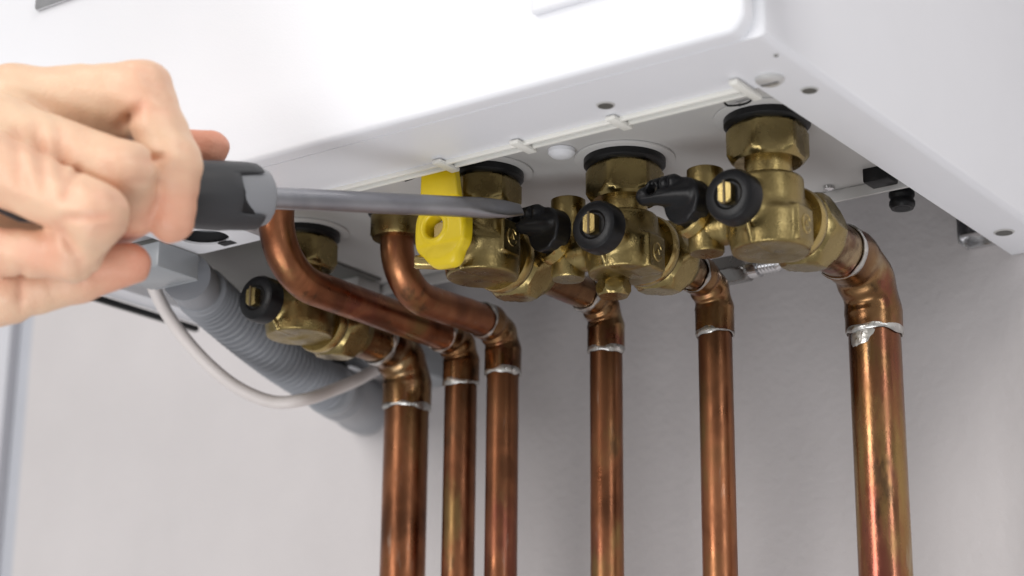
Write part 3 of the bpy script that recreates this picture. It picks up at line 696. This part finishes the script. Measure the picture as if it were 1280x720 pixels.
# creases: photo-space segments on the near side, (x0,y0,x1,y1,width px,depth mm, max view depth)
creases = [(80, 272, 134, 271, 5, 1.5), (74, 280, 100, 322, 8, 2.2), (27, 336, 25, 388, 5, 1.2), (150, 158, 178, 130, 8, 2.4), (178, 132, 208, 142, 6, .8),
           (188, 200, 210, 195, 6, 1.3), (45, 160, 60, 252, 9, 1.3), (74, 160, 80, 240, 9, 1.2), (18, 168, 30, 244, 9, 1.0), (98, 212, 82, 246, 7, 1.5),
           (208, 206, 240, 204, 6, .4), (206, 215, 238, 216, 5, .35), (136, 204, 142, 230, 6, .4), (200, 250, 232, 250, 6, .3), (100, 326, 104, 362, 6, .5),
           (160, 84, 190, 92, 4, .5), (172, 96, 200, 108, 4, .55), (184, 116, 212, 126, 4, .5), (150, 196, 186, 200, 4, .4), (152, 228, 188, 226, 4, .4), (120, 244, 152, 252, 4, .45),
           (122, 284, 156, 282, 4, .4), (60, 350, 66, 376, 5, .5), (112, 334, 118, 352, 5, .4), (-5, 100, 60, 118, 12, -.7), (0, 140, 70, 150, 12, -.6), (225, 176, 232, 190, 5, .4)]
def hand_sdf(p):
    fd = {}
    for n_, ch in fing.items():
        d = None
        for (a, ra), (b__, rb) in zip(ch[:-1], ch[1:]):
            c = s_cone(p, a, b__, ra, rb); d = c if d is None else smin(d, c, .0028)
        fd[n_] = d
    P_ = None
    for (a, ra), (b__, rb) in palm:
        c = s_cone(p, a, b__, ra, rb); P_ = c if P_ is None else smin(P_, c, .009)
    # knuckle at the near fold of each finger
    f_ = smin(fd['index'], fd['middle'], .0016); f_ = smin(f_, fd['ring'], .0014); f_ = smin(f_, fd['little'], .0012)
    f_ = smin(f_, fd['thumb'], .002)
    d = smin(f_, P_, .0065)
    w = p+b_np; z = w@fw_; xx = 640+FPX*(w@rg_)/z; yy = 360-FPX*(w@up_)/z
    for x0, y0, x1, y1, wd, dep in creases:
        ex, ey = x1-x0, y1-y0; t = np.clip(((xx-x0)*ex+(yy-y0)*ey)/(ex*ex+ey*ey), 0, 1)
        q = np.hypot(xx-x0-t*ex, yy-y0-t*ey)/wd
        d = d+1.15*dep/1000*np.exp(-q*q)*(z < .700)*np.sin(math.pi*np.clip(.12+t*.76, 0, 1))
    q = p*420
    d = d+.00022*(np.sin(q[..., 0]+1.7*np.sin(q[..., 1]*.7))*np.sin(q[..., 1]*1.1+q[..., 2]*.6)+.7*np.sin(q[..., 2]*1.9+q[..., 0]*.8))
    return d
allp = np.array([a for ch in fing.values() for a, r in ch]+[k[0] for pr in palm for k in pr])
lo, hi = allp.min(0)-.036, allp.max(0)+.036
V, Fq = nets(hand_sdf, lo, hi, .0014)
hand = mesh_obj('hand', V, Fq, M_skin, smooth=180)
hand.location = base; tag(hand, 'bare right hand gripping the screwdriver handle, thumb on top', 'hand')
fl = np.zeros(len(V))
for n_, s_, w in (('index', .85, .017), ('thumb', 1.0, .024), ('little', .95, .020), ('ring', .75, .016), ('middle', .6, .014)):
    tp = fing[n_][-1][0]; fl = np.maximum(fl, s_*np.exp(-(np.linalg.norm(V-tp, axis=1)/w)**2))
for x_, y_, d_, s_, w_ in ((182, 108, .67, .36, .014), (165, 214, .645, .34, .013), (130, 266, .63, .36, .013), (30, 330, .66, .4, .014), (20, 225, .645, .25, .02)):
    fl = np.maximum(fl, s_*np.exp(-(np.linalg.norm(V-C(x_, y_, d_), axis=1)/w_)**2))
tp = C(45, 318, .64); fl = np.maximum(fl, .7*np.exp(-(np.linalg.norm(V-tp, axis=1)/.013)**2))
w = V+b_np; z = w@fw_; xx = 640+FPX*(w@rg_)/z; yy = 360-FPX*(w@up_)/z
for x0, y0, x1, y1, wd, dep in creases:       # skin is redder in its folds
    ex, ey = x1-x0, y1-y0; tt = np.clip(((xx-x0)*ex+(yy-y0)*ey)/(ex*ex+ey*ey), 0, 1)
    fl += min(.22, .16*dep)*np.exp(-(np.hypot(xx-x0-tt*ex, yy-y0-tt*ey)/(wd*1.1))**2)*(z < .700)
at_ = hand.data.attributes.new('flush', 'FLOAT', 'POINT')
if len(hand.data.vertices) == len(fl): at_.data.foreach_set('value', fl.astype(np.float32))

# ------------------------------------------------------------------ small pieces go under the part they sit on
UNDER = {'emblem': 'body', 'spindle_slot': 'spindle', 'port_ring': 'drain_port', 'plug_neck': 'drain_plug', 'union_seal': 'union_nut', 'opening': 'trap_housing',
         'opening_cup': 'trap_housing', 'keyway': 'trap_housing', 'solder_run': 'pipe', 'solder_ring': 'elbow', 'socket_rib': 'socket', 'spout_opening': 'ribbed_spout'}
kind_of = lambda o: o.name.split('.')[0]
for t in [o for o in COL.objects if o.parent is None and o.children]:
    ch = {}
    for c in t.children: ch.setdefault(kind_of(c), c)
    for c in list(t.children):
        up = UNDER.get(kind_of(c))
        if up in ch and ch[up] is not c: c.parent = ch[up]
